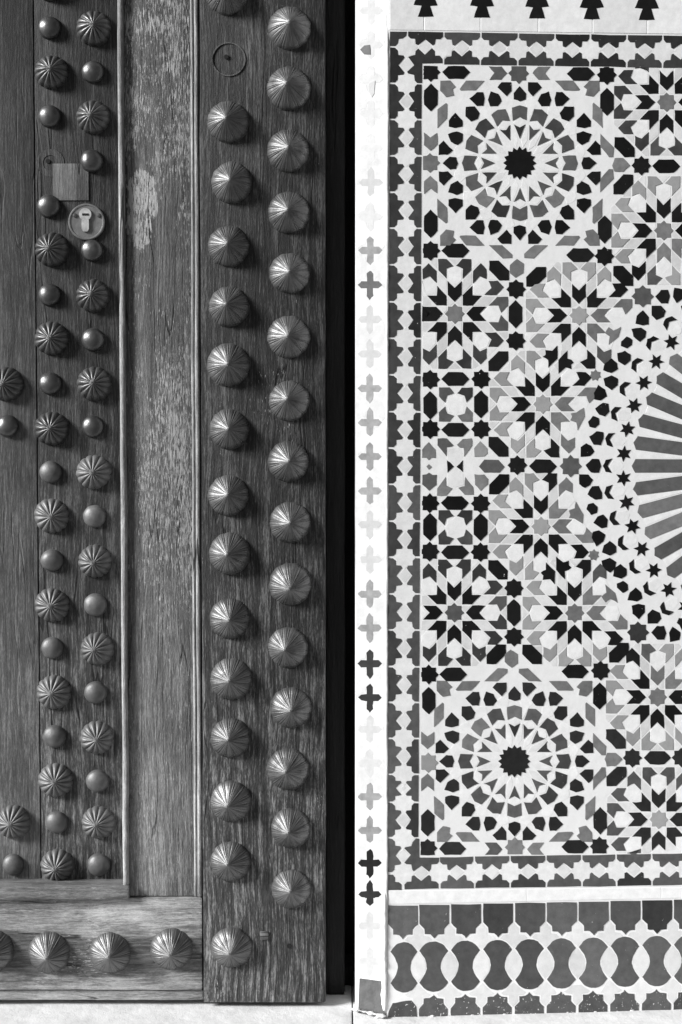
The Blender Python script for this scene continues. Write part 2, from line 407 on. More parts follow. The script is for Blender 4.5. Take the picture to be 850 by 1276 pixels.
def sixteen(x, y, s=1.0, flip=1, blk='k'):
    def pl(poly): return [(x + s * px, y + s * flip * py) for px, py in poly]
    def pol(r, a, v=0): return (r * math.cos(a) - v * math.sin(a), r * math.sin(a) + v * math.cos(a))
    ft('rosette_star_tile', pl([pol(21.6 if i % 2 == 0 else 17.4, i * math.pi / 16) for i in range(32)]), blk, .5)
    for i in range(16):
        a = i * math.pi / 8; b2 = a + math.pi / 16
        ft('dart_tile', pl([pol(29.5, a), pol(49.3, a, 8.2), pol(45.2, a), pol(49.3, a, -8.2)]), random.choice('mmmd'), .55)
        ft('lozenge_tile', pl([pol(45.2, a), pol(48, a, 6), pol(50.4, a, 8.6), pol(53.5, a, 6), pol(56.6, a), pol(53.5, a, -6), pol(50.4, a, -8.6), pol(48, a, -6)]), 'w', .5, th=.0002)
        ft('shield_tile', pl([pol(56.6, a), pol(52, a, 9.3), pol(69.6, a, 10.2), pol(72.8, a), pol(69.6, a, -10.2), pol(52, a, -9.3)]), random.choice('mmgmd'), .6)
        ft('lance_tile', pl([pol(18.4, b2), pol(29, b2, 4.6), pol(49.5, b2, 1.7), pol(49.5, b2, -1.7), pol(29, b2, -4.6)]), random.choice('wwv'), .45, th=.0002)
        ft('five_point_star_tile', pl([pol(53.5, b2), pol(69, b2, 5.1), pol(77.5, b2, 9.8), pol(82, b2, 5.5), pol(84.3, b2), pol(82, b2, -5.5), pol(77.5, b2, -9.8), pol(69, b2, -5.1)]), 'w', .6, th=.0002)
    oct_ = [[(-27.8, -94.6), (-22.5, -100.5), (-10.5, -100.8), (-10.5, -89.8), (-16, -83.2)],
            [(-36.2, -89.4), (-26.8, -85.9), (-22.2, -77.5), (-27.4, -71.1), (-36.7, -70.8), (-39.6, -78.7)],
            [(-62.5, -80.3), (-53, -88.5), (-45.4, -88.5), (-43.6, -80.6), (-45.4, -71.1), (-53.4, -71.1)]]
    mids = [[(0, -96), (7.8, -87), (7.3, -79.4), (0.2, -77), (-7.3, -79.4), (-7.8, -87)]]
    diag = [(-67.3, -70.2), (-55.8, -70.4), (-49.9, -62.2), (-52.3, -55), (-60.7, -51.9), (-67.3, -58.4)]
    corner = [(-99.2, -102.8), (-86.7, -102.8), (-79.4, -95.1), (-83.4, -92), (-81.8, -84.5), (-91.5, -82.4), (-99.2, -90.5)]
    para = [(-75.2, -92), (-66.8, -102.6), (-43.9, -102.8), (-55.4, -90.5), (-73.7, -90.3)]
    for q in range(8):
        f = (lambda p, q=q: (p[0] * (1 if q & 1 else -1), p[1] * (1 if q & 2 else -1))) if not q & 4 else (lambda p, q=q: (p[1] * (1 if q & 1 else -1), p[0] * (1 if q & 2 else -1)))
        for p in oct_: ft('pentagon_tile', pl([f(a) for a in p]), blk, -.1)
        ft('parallelogram_tile', pl([f(a) for a in para]), 'g', .0)
        if not q & 4:
            ft('pentagon_tile', pl([f(a) for a in diag]), blk, -.1); ft('corner_tile', pl([f(a) for a in corner]), 'g', 0)
    for q in range(4):
        f = [lambda p: p, lambda p: (p[1], p[0]), lambda p: (p[0], -p[1]), lambda p: (-p[1], p[0])][q]
        ft('pentagon_tile', pl([f(a) for a in mids[0]]), blk, -.1)
    for mx in (1, -1):                        # the two framed sides (outer row) carry chevrons
        chev = [(-38.5, -120.3), (-22.5, -120.3), (-15.6, -112.2), (-23.2, -103.8), (-37.8, -103.8), (-31.7, -112.2)]
        ft('chevron_tile', pl([(mx * a, b_) for a, b_ in chev]), 'm' if mx > 0 else 'g', 0)
        ft('chevron_tile', pl([(b_ + 1, mx * a) for a, b_ in chev]), 'g', 0)
        par = [(100.3, -36.6), (117.1, -19.4), (116.2, -7.5), (111.3, -7.5), (100.3, -20.2)]
        ft('parallelogram_tile', pl([(a, mx * b_) for a, b_ in par]), 'g', 0)
        ft('parallelogram_tile', pl([(mx * b_ - 2, a + 2) for a, b_ in par]), 'g', 0)
    ft('corner_tile', pl([(115, 3), (118, -6.4), (128.6, -6.4), (137.8, 3), (129.3, 10.8), (118, 10.8)]), 'g', 0)
    ft('corner_tile', pl([(-12.5, 127), (-3.5, 119.5), (5, 125), (4.2, 137), (-5, 143), (-12.5, 137)]), 'g', 0)

sixteen(647.6, 203.2)
sixteen(641.0, 948.6, .975, -1, 'q')
sixteen(CX, 200.0, .93); sixteen(CX, 951.0, .90, -1, 'q')   # beyond the photograph, above and below the big wheel
# eight-fold rosettes, upper half and its mirrored lower half
DB = 'dddddddddddddddd'
octo(566.6, 391, 1.0, 1.03, 'g', boots='mmdddddddddddddd')
octo(566.0, 763.3, .985, -1.0, 'm', boots='dmdddddddddddddd')
B_ = dict(arrows='gkkkkkkg', boots='g.lkllllllll.l.' + 'k' * 0)
bB = ['g.', 'lk', 'll', 'll', 'll', '.l', 'k.', '.m']; bC = ['g.', '.k', 'l.', 'll', 'll', 'll', 'kl', '.g']
bE = ['ll', 'll', 'll', 'll', 'll', 'kl', 'lm', 'll']; bD = ['dd', 'dd', 'dd', 'dd', 'dd', 'dd', 'dm', 'dd']
octo(721.3, 393, 1.0, 1.0, 'l', 'gkkkkkkg', ''.join(bB), noedge=(0, 7))
octo(716.0, 763.8, .985, -1.0, 'g', 'gkkkkkkg', ''.join(bB), noedge=(0, 7))
octo(676.2, 503.5, 1.0, 1.0, 'l', 'gkkkkkkg', ''.join(bC), noedge=(0, 7))
octo(673.8, 655.8, .985, -1.0, 'l', 'gkkkkkkg', ''.join(bC), noedge=(0, 7))
octo(826.9, 287.2, .99, 1.02, 'g', 'kkkkkkgg', ''.join(bE))
octo(819.0, 868.4, .97, -1.0, 'g', 'kkkkkkgg', ''.join(bE))
octo(830.6, 127.3, .99, 1.0, 'g', 'kkkkkkkk', ''.join(bD))
octo(820.6, 1021.0, .97, -.98, 'l', 'qqqqqqqq', ''.join(bD).replace('d', 'm'))
# stars of the net
for x, y in [(536.5, 312.4), (753.1, 319.3), (643, 360.5), (642.7, 424.7), (536, 472.9), (599.5, 472.3), (536, 534.7), (599.5, 534.8), (644.6, 579.6),
             (799.2, 206.3), (756, 93.3), (536.6, 89.8), (535.5, 627), (599, 627.5), (535.4, 687.3), (598.6, 688), (640.4, 733), (640.4, 793.5), (748.4, 835.6), (534.4, 840.5), (862, 206.5)]:
    star(x, y, 'k')
for x, y in [(788, 944.3), (849, 944), (746.9, 1054.6), (532.8, 1057)]: star(x, y, 'q', 9.4)
for x, y, h, k in [(800.8, 369.2, 10.6, 'm'), (711, 580.7, 10.6, 'm'), (795, 788, 10.6, 'd'), (646.3, 91.3, 10, 'm'), (535.8, 203, 9.6, 'g'), (533.2, 950.2, 9.8, 'l'), (641.4, 1055.6, 9.8, 'g')]:
    star(x, y, k, h)
for x, y in [(741.7, 467.5), (739.6, 691.6)]: ft('star_tile', star_poly(x, y, 5.6, 7, .3, inner=5.6), 'g', .3)
# long hexagons of the net
for x, y, a, k in [(568.4, 89.8, 0, 'k'), (723.8, 92.2, 0, 'k'), (536.8, 121.5, 90, 'k'), (756.2, 127, 90, 'k'), (536.8, 278.6, 90, 'k'), (753.5, 286, 90, 'k'),
        (567.4, 312.4, 0, 'k'), (723.3, 317.9, 0, 'k'), (642.5, 391.5, 90, 'k'), (622, 337, 45, 'k'), (668, 345, -45, 'k'), (621, 450, -45, 'k'), (776.6, 343.7, 45, 'k'),
        (776.6, 229.8, -45, 'k'), (778, 183.3, 45, 'k'), (621, 556.7, 45, 'k'), (622, 603.4, -45, 'k'), (567.5, 535.6, 0, 'k'), (567.5, 472.2, 0, 'k'), (536, 505, 90, 'k'),
        (599.4, 503.7, 90, 'k'), (676.7, 581, 0, 'k'), (830.3, 207, 0, 'k'), (566.8, 626.7, 0, 'k'), (567, 688.2, 0, 'k'), (535.8, 656.7, 90, 'k'), (598.8, 656.8, 90, 'k'),
        (620.4, 710.2, 45, 'k'), (640.3, 763.4, 90, 'k'), (618.4, 815.3, -45, 'k'), (663, 815.4, 45, 'k'), (771, 813.2, -45, 'k'), (747.3, 867.3, 90, 'k'), (716.8, 836.8, 0, 'k'),
        (564.8, 840.4, 0, 'k'), (534.2, 873, 90, 'k'), (767.4, 920.7, 45, 'q'), (768.2, 967.4, -45, 'q'), (819, 944.2, 0, 'q'), (747.9, 1022.7, 90, 'q'), (533, 1025, 90, 'q'), (564, 1057.6, 0, 'q'), (716.5, 1055, 0, 'q')]:
    hexa(x, y, a, k, .985 if y < 700 else .965)
# small squares between the stars
SQB = [(-21.4, -21.6), (-7.4, -21.6), (-1.2, -13.7), (-10.6, -10.8), (-13.2, -1.8), (-21.4, -10)]
for x, y, keys in [(567.9, 504, 'mdmg'), (567.4, 657, 'dddm')]:
    for i, (a, b_) in enumerate(((1, 1), (-1, 1), (1, -1), (-1, -1))):
        ft('corner_tile', [(x + a * p[0], y + b_ * p[1]) for p in SQB], keys[i], .3)
    ft('star_tile', star_poly(x, y, 10.1), 'w', .5, th=.0002)
# middle band of the left column
def zz(pts, bx=520, by=520, s=6.54): return [(bx + p[0] / s, by + p[1] / s) for p in pts]
for nm, k, pts in [
    ('pentagon_tile', 'g', [(38, 330), (38, 262), (92, 200), (148, 262), (148, 330), (115, 328), (92, 350), (72, 328)]),
    ('corner_tile', 'm', [(165, 172), (240, 172), (295, 225), (280, 240), (240, 245), (238, 315), (165, 228)]),
    ('corner_tile', 'g', [(445, 172), (370, 175), (322, 225), (345, 248), (378, 250), (380, 320), (447, 230)]),
    ('pentagon_tile', 'l', [(465, 322), (462, 250), (512, 192), (570, 250), (570, 295), (545, 318)]),
    ('hexagon_tile', 'm', [(500, 400), (545, 345), (660, 345), (712, 402), (670, 450), (545, 450)]),
    ('diamond_tile', 'g', [(72, 403), (95, 380), (120, 403), (95, 428)]),
    ('triangle_tile', 'k', [(243, 350), (300, 402), (245, 452)]), ('triangle_tile', 'k', [(372, 350), (320, 402), (370, 444)]),
    ('pentagon_tile', 'm', [(40, 470), (75, 465), (95, 450), (125, 470), (158, 470), (157, 550), (95, 597), (40, 545)]),
    ('corner_tile', 'g', [(230, 485), (235, 555), (288, 578), (235, 640), (160, 638), (160, 580)]),
    ('corner_tile', 'g', [(388, 485), (455, 565), (458, 630), (385, 632), (332, 575), (385, 560)]),
    ('pentagon_tile', 'g', [(465, 465), (545, 465), (578, 500), (575, 545), (518, 600), (470, 550)])]:
    ft(nm, zz(pts), k, 0)
for pts in ([(240, 250), (375, 250), (375, 345), (310, 402), (243, 345)], [(243, 455), (310, 402), (375, 450), (385, 555), (310, 572), (240, 555)]):
    ft('shield_tile', zz(pts), 'v', .3, th=.0002)
# doubled arrows where two rosettes overlap, and the black tiles round the ring: upper set, then mirrored below
UPPER = [('double_arrow_tile', 'k', [(694.3, 430.4), (688.6, 437), (679.4, 436.2), (680, 441.6), (676.4, 445), (683.3, 448.4), (683.3, 458), (694.6, 446.9)], 579.3, -3),
    ('double_arrow_tile', 'k', [(706.8, 437), (706.8, 446.9), (711.9, 448.4), (714.9, 451.5), (711.6, 454.5), (711.9, 459.9), (705, 458), (695.8, 465.2), (695.8, 448.4)], 579.3, -3),
    ('double_arrow_tile', 'g', [(727.5, 508), (728.7, 519.5), (719.5, 535.6), (718, 526.4), (710.6, 523.8), (712.6, 518.7), (711, 515), (718, 513.7)], 580, -2),
    ('double_arrow_tile', 'g', [(773.5, 407.2), (770.5, 419.4), (758.2, 429.8), (759.8, 419.4), (753.6, 414.8), (758.2, 407.5), (764.3, 411.7)], 579, -4)]
for pts in ([(205, 140), (220, 80), (275, 43), (318, 80), (327, 128), (275, 162)], [(210, 208), (275, 182), (325, 208), (325, 260), (275, 300), (225, 265)],
            [(127, 325), (165, 258), (220, 295), (238, 352), (185, 387), (135, 375)], [(140, 450), (205, 405), (250, 412), (255, 475), (220, 517), (175, 500)],
            [(85, 560), (122, 512), (170, 530), (175, 580), (140, 610), (95, 600)], [(92, 680), (155, 635), (210, 645), (210, 695), (185, 750), (130, 745)],
            [(25, 765), (68, 735), (110, 755), (137, 800), (100, 840), (25, 845)]):
    UPPER.append(('pentagon_tile', 'k', zz(pts, 720, 440), 580, -2))
for pts in ([(630, 325), (680, 270), (735, 268), (752, 320), (735, 380), (680, 380)], [(785, 250), (860, 265), (870, 330), (805, 375), (775, 325)],
            [(602, 398), (680, 400), (715, 440), (700, 490), (642, 515), (602, 475)], [(530, 435), (580, 490), (578, 550), (528, 560), (472, 545), (480, 480)],
            [(437, 590), (515, 577), (558, 605), (550, 655), (505, 692), (455, 650)], [(352, 690), (400, 648), (445, 675), (440, 720), (400, 747), (352, 725)],
            [(320, 785), (385, 765), (432, 795), (430, 845), (380, 885), (330, 850)], [(838, 405), (870, 380), (905, 395), (895, 440), (855, 445)]):
    UPPER.append(('pentagon_tile', 'k', zz(pts, 720, 320), 579, -5))
UPPER.append(('pentagon_tile', 'k', zz([(585, 390), (640, 340), (695, 340), (712, 395), (695, 450), (630, 450)], 640, 520), None, 0))
for nm, k, pts, ax, dx in UPPER:
    ft(nm, pts, k, -.1)
    if ax: ft(nm, [(x + dx, 2 * ax - y) for x, y in pts], k, -.1)
# the big ring: six-pointed stars, chevrons, white hexagons and grey rays, 48 of each, laid out round the centre
def ringp(r, a, v=0.0):                      # a counted from the left, upwards positive; v along the ring
    x = -r * math.cos(a) + v * math.sin(a); y = -r * math.sin(a) - v * math.cos(a)
    return (CX + x - .012 * y, CY + y)
WIDE = [((526.8, 81.4), (1, .0035)), ((1495, 0), (-1, 0))]
for i in range(48):
    a = R(7.5 * i); b2 = R(7.5 * (i + .5))
    if math.cos(a) < -.3: break_ = True
    st = []
    for j in range(12):
        r = 10.6 if j % 2 == 0 else 5.2; q = j * math.pi / 6
        st.append(ringp(RR + r * math.sin(q), b2, r * math.cos(q)))
    tile('six_point_star_tile', st, 'k', field, WIDE, gap=.15, log=False)
    tile('chevron_tile', [ringp(259.2, a), ringp(255.8, a, 7.4), ringp(248.6, a, 8.8), ringp(253.6, a), ringp(248.6, a, -8.8), ringp(255.8, a, -7.4)], 'k', field, WIDE, gap=-.25, log=False, bev=.2)
    tile('hexagon_tile', [ringp(252.2, a), ringp(247.4, a, 7.6), ringp(236.6, a, 6.2), ringp(232, a), ringp(236.6, a, -6.2), ringp(247.4, a, -7.6)], 'v', field, WIDE, gap=.4, th=.0002, log=False)
    tile('ray_tile', [ringp(224.4, a), ringp(219.6, a, 8.9), ringp(150, a, 9.0), ringp(138, a, 8.2), ringp(138, a, -8.2), ringp(150, a, -9.0), ringp(219.6, a, -8.9)], random.choice('mmmg'), field, WIDE, gap=.6, log=False)
    tile('white_ray_tile', [ringp(218, b2, 5.2), ringp(150, b2, 1.0), ringp(150, b2, -1.0), ringp(218, b2, -5.2)], 'w', field, WIDE, gap=.5, th=.0002, log=False)
for i in range(24):
    a = R(15 * i); b2 = R(15 * (i + .5))
    tile('dart_tile', [ringp(128, a), ringp(80, a, 9), ringp(66, a), ringp(80, a, -9)], 'k', field, WIDE, log=False)
    tile('lance_tile', [ringp(133, b2, 4), ringp(88, b2, 2), ringp(88, b2, -2), ringp(133, b2, -4)], 'w', field, WIDE, log=False, gap=.4)
tile('rosette_star_tile', [ringp(58 if j % 2 else 46, R(7.5 * j)) for j in range(48)], 'k', field, WIDE, log=False)
# the far half of the panel, outside the photograph: the same net mirrored about the centre, joined
vs_, fs_, mi_ = [], [], []
keys = sorted(TM)
for poly, key, gap in ALLTILES:
    q = [(2 * CX - x, y + 2) for x, y in poly]
    if max(p[0] for p in q) > 1486 or key in 'v': continue
    r = prism(q, wallp, WN, .0007, gap)
    if not r: continue
    o = len(vs_); vs_ += r[0]; fs_ += [tuple(i + o for i in f) for f in r[1]]; mi_ += [keys.index(key)] * len(r[1])
far = obj('mosaic_tiles', vs_, fs_, [TM[k] for k in keys], field); far['kind'] = 'stuff'
far.data.polygons.foreach_set('material_index', mi_)

# ---- border of stars and diamonds round the field
border = sheet('mosaic_border', [(484.8, 38.2), (1540, 52), (1530, 1096), (483.2, 1108.8)], GROUT, wall, t=.00012, back=.003)
HALF = [(0.3, .9), (6.3, 1), (9.9, 4.2), (10.2, 9.9), (16.9, 10.6), (18.3, 13.4), (10.8, 22.6)]
def bt(name, poly, key, gap=.15, **kw): return tile(name, poly, key, border, None, gap=gap, log=False, **kw)
def half_tile(ax, ay, bx, by, sgn, wd):
    """one half tile between two neighbouring border stars A and B; sgn picks the side, wd = band half width there"""
    L = math.hypot(bx - ax, by - ay); u = ((bx - ax) / L, (by - ay) / L); n = (-u[1] * sgn, u[0] * sgn); k = L / 45.3
    pr = [(wd_ * 1.0, t_) for wd_, t_ in HALF]; pr = pr + [(a, 45.3 - b_) for a, b_ in reversed(pr[:-1])]
    out = []
    for wv, tv in pr:
        dd = wd - wv * (wd / 21.0) if wv > .5 else wd
        out.append((ax + u[0] * tv * k + n[0] * dd, ay + u[1] * tv * k + n[1] * dd))
    return out
def white_star(x, y): bt('border_star_tile', star_poly(x, y, 10.7), 'v', .35, th=.0002)
def diamond(x, y, r=10.1): bt('diamond_tile', [(x - r, y), (x, y - r), (x + r, y), (x, y + r)], 'o', .4, th=.0002)
ly = [58.4, 104, 148.9, 194, 239.6, 284.3, 330, 376.2, 421.6, 467, 513, 558.3, 603.4, 649.3, 694.3, 740, 785, 830.7, 875.3, 920, 964.8, 999.5, 1044, 1088]
lx = [507.1 - 4.5 * (y - 58) / 1030 for y in ly]
SH = lambda y: random.choice('ddedqe' if y < 560 else 'eemmem')
for i in range(len(ly)):
    white_star(lx[i], ly[i])
    if i + 1 < len(ly):
        a = (lx[i], ly[i], lx[i + 1], ly[i + 1]); sm = ly[i + 1] - ly[i] < 40
        diamond((lx[i] + lx[i + 1]) / 2, (ly[i] + ly[i + 1]) / 2, 4 if sm else 9.8)
        bt('border_tile', half_tile(*a, 1, 21.2 if i < 12 else 20.6), SH(ly[i]))
        if 0 < i < len(ly) - 2: bt('border_tile', half_tile(*a, -1, 18.6), SH(ly[i]))
tx = [507.1, 552.6, 598.5, 645.3, 691, 735.3, 781, 825.6] + [871 + 45.4 * i for i in range(15)]
ty = [58.6 + (x - 507) * .0155 for x in tx]
bx_ = [502.6, 547.3, 591, 635.4, 680.5, 724.9, 767.9, 812] + [856 + 44 * i for i in range(15)]
by_ = [1088 - (x - 502.6) * .0150 for x in bx_]
for xs, ys, so_, si_, wo, wi in ((tx, ty, -1, 1, 19.4, 21.0), (bx_, by_, 1, -1, 20.0, 19.4)):
    for i in range(len(xs)):
        if i: white_star(xs[i], ys[i])
        if i + 1 < len(xs):
            a = (xs[i], ys[i], xs[i + 1], ys[i + 1])
            diamond((xs[i] + xs[i + 1]) / 2, (ys[i] + ys[i + 1]) / 2, 9.8)
            bt('border_tile', half_tile(*a, so_, wo), random.choice('ddqe') if xs is tx else random.choice('mmde'))
            if i: bt('border_tile', half_tile(*a, si_, wi), random.choice('ddqe') if xs is tx else random.choice('mmde'))
# corner pieces
bt('corner_tile', zz([(512, 462), (545, 452), (570, 448), (572, 415), (595, 393), (652, 445), (710, 390), (735, 415), (735, 450), (775, 455), (795, 480), (795, 516), (630, 518), (628, 678), (585, 678), (565, 655), (562, 610), (515, 600), (505, 585), (562, 530)], 430, 0), 'd', .1)
bt('corner_tile', [(485.8, 39.2), (507, 39.2), (506, 45), (502, 48.5), (497, 49), (496, 54), (492.5, 57.5), (485.8, 57.6)], 'd', .1)
c_ = zz([(350, 325), (390, 325), (408, 350), (408, 385), (440, 388), (462, 405), (462, 452), (350, 452)], 430, 1040); bt('corner_tile', c_, 'm', .1)
bt('corner_tile', zz([(605, 30), (575, 30), (548, 60), (540, 90), (490, 100), (482, 110), (535, 165), (482, 228), (500, 240), (540, 245), (545, 285), (560, 300), (622, 255), (685, 302), (702, 280), (705, 245), (750, 240), (765, 220), (768, 188), (607, 186)], 430, 1040), 'm', .1)

# ---- cream frieze above the panel with stepped black trees
frz = sheet('upper_frieze', [(485.2, -60), (1540, -52), (1540, 51.6), (485.0, 37.8)], GROUT, wall, t=.0001, back=.003)
xs = [485.4, 528.4, 598.5, 670.8, 738.3, 806.5] + [876 + 69 * i for i in range(10)]
for i in range(len(xs) - 1):
    x0, x1 = xs[i] + .3, xs[i + 1] - .3
    s0 = 37.4 + (x0 - 485) * .0145; s1 = 37.4 + (x1 - 485) * .0145
    tile('cream_tile', [(x0, -58), (x1, -58), (x1, s1), (x0, s0)], 'c' if i % 2 else 'v', frz, gap=.2, th=.0005, log=False, jit=.1, tilt=.003)
for x in [530.5, 600.5, 669.3, 737.4, 805.7] + [875 + 69 * i for i in range(10)]:
    y = 21.2 + (x - 530) * .014
    tile('tree_tile', [(x - 10.2, y), (x - 5.6, y - 13.8), (x - 15.2, y - 14.8), (x - 11, y - 25), (x - 8, y - 36), (x - 14, y - 37), (x - 5, y - 60), (x, y - 72),
                       (x + 5, y - 60), (x + 14, y - 37), (x + 8, y - 36), (x + 11, y - 25), (x + 15.2, y - 14.4), (x + 5.8, y - 13.6), (x + 10.2, y)], 'k', frz, gap=.1, th=.0009, back=.0005, log=False)
# ---- white band and lower frieze
frl = sheet('lower_frieze', [(483.2, 1109.2), (1530, 1096.6), (1520, 1254), (483.6, 1268)], GROUT, wall, t=.0001, back=.003)
xb = 484.0
for wdt in (172, 168, 190, 180, 170):
    tile('band_tile', [(xb, 1109.6 - (xb - 483) * .0125), (xb + wdt, 1109.6 - (xb + wdt - 483) * .0125), (xb + wdt, 1127 - (xb + wdt - 483) * .021), (xb, 1127 - (xb - 483) * .021)], 'w', frl, gap=.3, th=.0006, log=False, jit=.15, tilt=.002); xb += wdt
seams = [482.2, 521.2, 560.4, 600.4, 640.4, 679.9, 719.7, 759.3, 798.8, 838.3] + [878 + 39.5 * i for i in range(12)]
def arc(pts, n=4):                            # Catmull-Rom through pts
    out = []
    for i in range(len(pts) - 1):
        p0 = pts[max(i - 1, 0)]; p1 = pts[i]; p2 = pts[i + 1]; p3 = pts[min(i + 2, len(pts) - 1)]
        for j in range(n):
            t_ = j / n
            out.append(tuple(.5 * (2 * p1[c] + (p2[c] - p0[c]) * t_ + (2 * p0[c] - 5 * p1[c] + 4 * p2[c] - p3[c]) * t_ ** 2 + (3 * p1[c] - p0[c] - 3 * p2[c] + p3[c]) * t_ ** 3) for c in (0, 1)))
    return out
for i in range(len(seams) - 1):
    x = (seams[i] + seams[i + 1]) / 2 + .3; sl_ = (x - 501)
    y = 1127.6 - sl_ * .0205; c = 1205.4 - sl_ * .0245; e = 1240.0 - sl_ * .024
    kk = lambda: random.choice('bbbdm')
    T1 = [(-18.9, .5), (18.9, .5), (18.9, 24.2), (15, 28), (12.4, 30.6), (12.2, 37.2), (5, 37.8), (2, 40.5), (0, 43), (-2, 40.5), (-5, 37.8), (-12.2, 37.2), (-12.4, 30.6), (-15, 28), (-18.9, 24.2)]
    tile('pendant_tile', [(x + p[0], y + p[1]) for p in T1], kk(), frl, gap=.2, log=False)
    top = arc([(-18.4, -19.6), (-10.5, -28.6), (0, -31.6), (10.5, -28.6), (18.4, -19.6)]); rt = arc([(18.4, -19.6), (11.4, -9.5), (8.9, 0), (11.4, 9.5), (18.4, 19.6)])
    hg = top + rt + [(-a, -b_) for a, b_ in top] + [(-a, -b_) for a, b_ in rt]
    xo = x - (.6 if i else -1.5)
    tile('hourglass_tile', [(xo + p[0] * (.93 if i == 0 else 1), c + p[1]) for p in hg], kk(), frl, gap=.25, th=.0005, log=False)
    B1 = [(-18.3, 27.5), (-18.3, 18), (-15, 14.5), (-12.6, 11.7), (-12.6, 5), (-5, 4.4), (-2, 2.2), (0, -.2), (2, 2.2), (5, 4.4), (12.6, 5), (12.6, 11.7), (15, 14.5), (18.3, 18), (18.3, 27.5)]
    if i: tile('base_tile', [(x + p[0] - 1, e + p[1]) for p in B1], 's', frl, gap=.2, log=False)
    else: tile('base_tile', [(483.8, e + 27.5), (484.2, e + 20), (489, e + 10), (500, e + 7.6), (513, e + 6.5), (519, e + 14), (520, e + 27)], 's', frl, gap=.2, log=False)
    s = seams[i + 1]
    lf = arc([(0, -20.2), (9.2, -9), (10.6, 0), (9.2, 9), (0, 20.2)]); lf = lf + [(-a, -b_) for a, b_ in lf]
    tile('leaf_tile', [(s - .3 + p[0], c + p[1] - .3) for p in lf], random.choice('ooh'), frl, gap=.55, th=.0002, log=False)
    lily = [(0, -.2), (3.2, -2.2)]
    up = [(s, y + 23.5), (s + 4, y + 27.8), (s + 6.8, y + 31), (s + 7.2, y + 38.2), (s + 14, y + 38.8), (s + 18.6, y + 44), (s + 10, c - 29), (s, c - 20), (s - 10, c - 29), (s - 18.6, y + 44), (s - 14, y + 38.8), (s - 7.2, y + 38.2), (s - 6.8, y + 31), (s - 4, y + 27.8)]
    tile('lily_tile', up, random.choice('oh'), frl, gap=.55, th=.0002, log=False)
    dn = [(s - 1, e + 18.5), (s - 5.5, e + 14), (s - 7.2, e + 11), (s - 7.4, e + 4), (s - 14, e + 3.2), (s - 18, e - .5), (s - 10, c + 29.3), (s, c + 20.4), (s + 10, c + 29.3), (s + 17, e - .5), (s + 12.5, e + 3.2), (s + 6, e + 4), (s + 5.6, e + 11), (s + 4, e + 14)]
    tile('lily_tile', dn, random.choice('oh'), frl, gap=.55, th=.0002, log=False)

# ---- splayed edge of the wall with cross tiles
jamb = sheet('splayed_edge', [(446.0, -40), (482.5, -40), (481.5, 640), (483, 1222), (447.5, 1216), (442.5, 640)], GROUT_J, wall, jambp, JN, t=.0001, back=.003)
def jt(name, poly, key, gap=.3, **kw): return tile(name, poly, key, jamb, None, jambp, JN, gap=gap, log=False, **kw)
CR = [(4.6, -4.9), (11, -4.9), (15.8, 0), (11, 4.9), (4.6, 4.9), (4.6, 14), (0, 19.8), (-4.6, 14), (-4.6, 4.9), (-11, 4.9), (-15.8, 0), (-11, -4.9), (-4.6, -4.9), (-4.6, -14), (0, -19.8), (4.6, -14)]
cy = [227.2, 270, 312, 355, 398, 441, 484, 526.5, 569, 612, 653.5, 697.4, 740.4, 782.7, 827, 869.6, 909, 950.7, 993, 1035, 1075.5, 1115, 1154, 1198]
ck = ['l', 'l', 'i', 'm', 'l', 'l', 'i', 'i', 'i', 'i', 'l', 'l', 'i', 'i', 'q', 'q', 'l', 'l', 'i', 'i', 'k', 'q', 'l', 'l']
for i, (y, k) in enumerate(zip(cy, ck)):
    x = 462.4 - 1.4 * min(1, (y - 227) / 150)
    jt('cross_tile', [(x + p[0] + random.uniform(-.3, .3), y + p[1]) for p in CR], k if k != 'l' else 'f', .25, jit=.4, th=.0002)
ys_ = [y - 21.4 for y in cy] + [cy[-1] + 20]
def ostar(x, y): return [(x + a * 1.0, y + b_) for a, b_ in [(0, -4.5), (4.2, -8), (5.5, -14.5), (10.5, -15.5), (15.6, -20), (19.5, -15), (19.5, 15), (15.6, 20), (10.5, 15.5), (5.5, 14.5), (4.2, 8), (0, 4.5), (-4.2, 8), (-5.5, 14.5), (-10.5, 15.5), (-15.6, 20), (-18, 15), (-18, -15), (-15.6, -20), (-10.5, -15.5), (-5.5, -14.5), (-4.2, -8)]]
for y in ys_[1:-1]:
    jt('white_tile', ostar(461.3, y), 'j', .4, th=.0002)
y = 205.8 - 21.4
for i in range(6):
    jt('cross_tile', [(462.6 + p[0], y + p[1]) for p in CR], 'n', .3, th=.0002); jt('white_tile', ostar(462.6, y - 21.4), 'j', .4, th=.0002); y -= 42.8
jt('pointed_tile', [(449, 62), (454, 56.5), (461.5, 56), (462, 68), (454, 68)], 'm', 0, th=.0009)
jt('chipped_tile', [(460, 104), (468, 100.5), (467, 117), (463.5, 122), (460, 114)], 'f', 0, th=.0009)

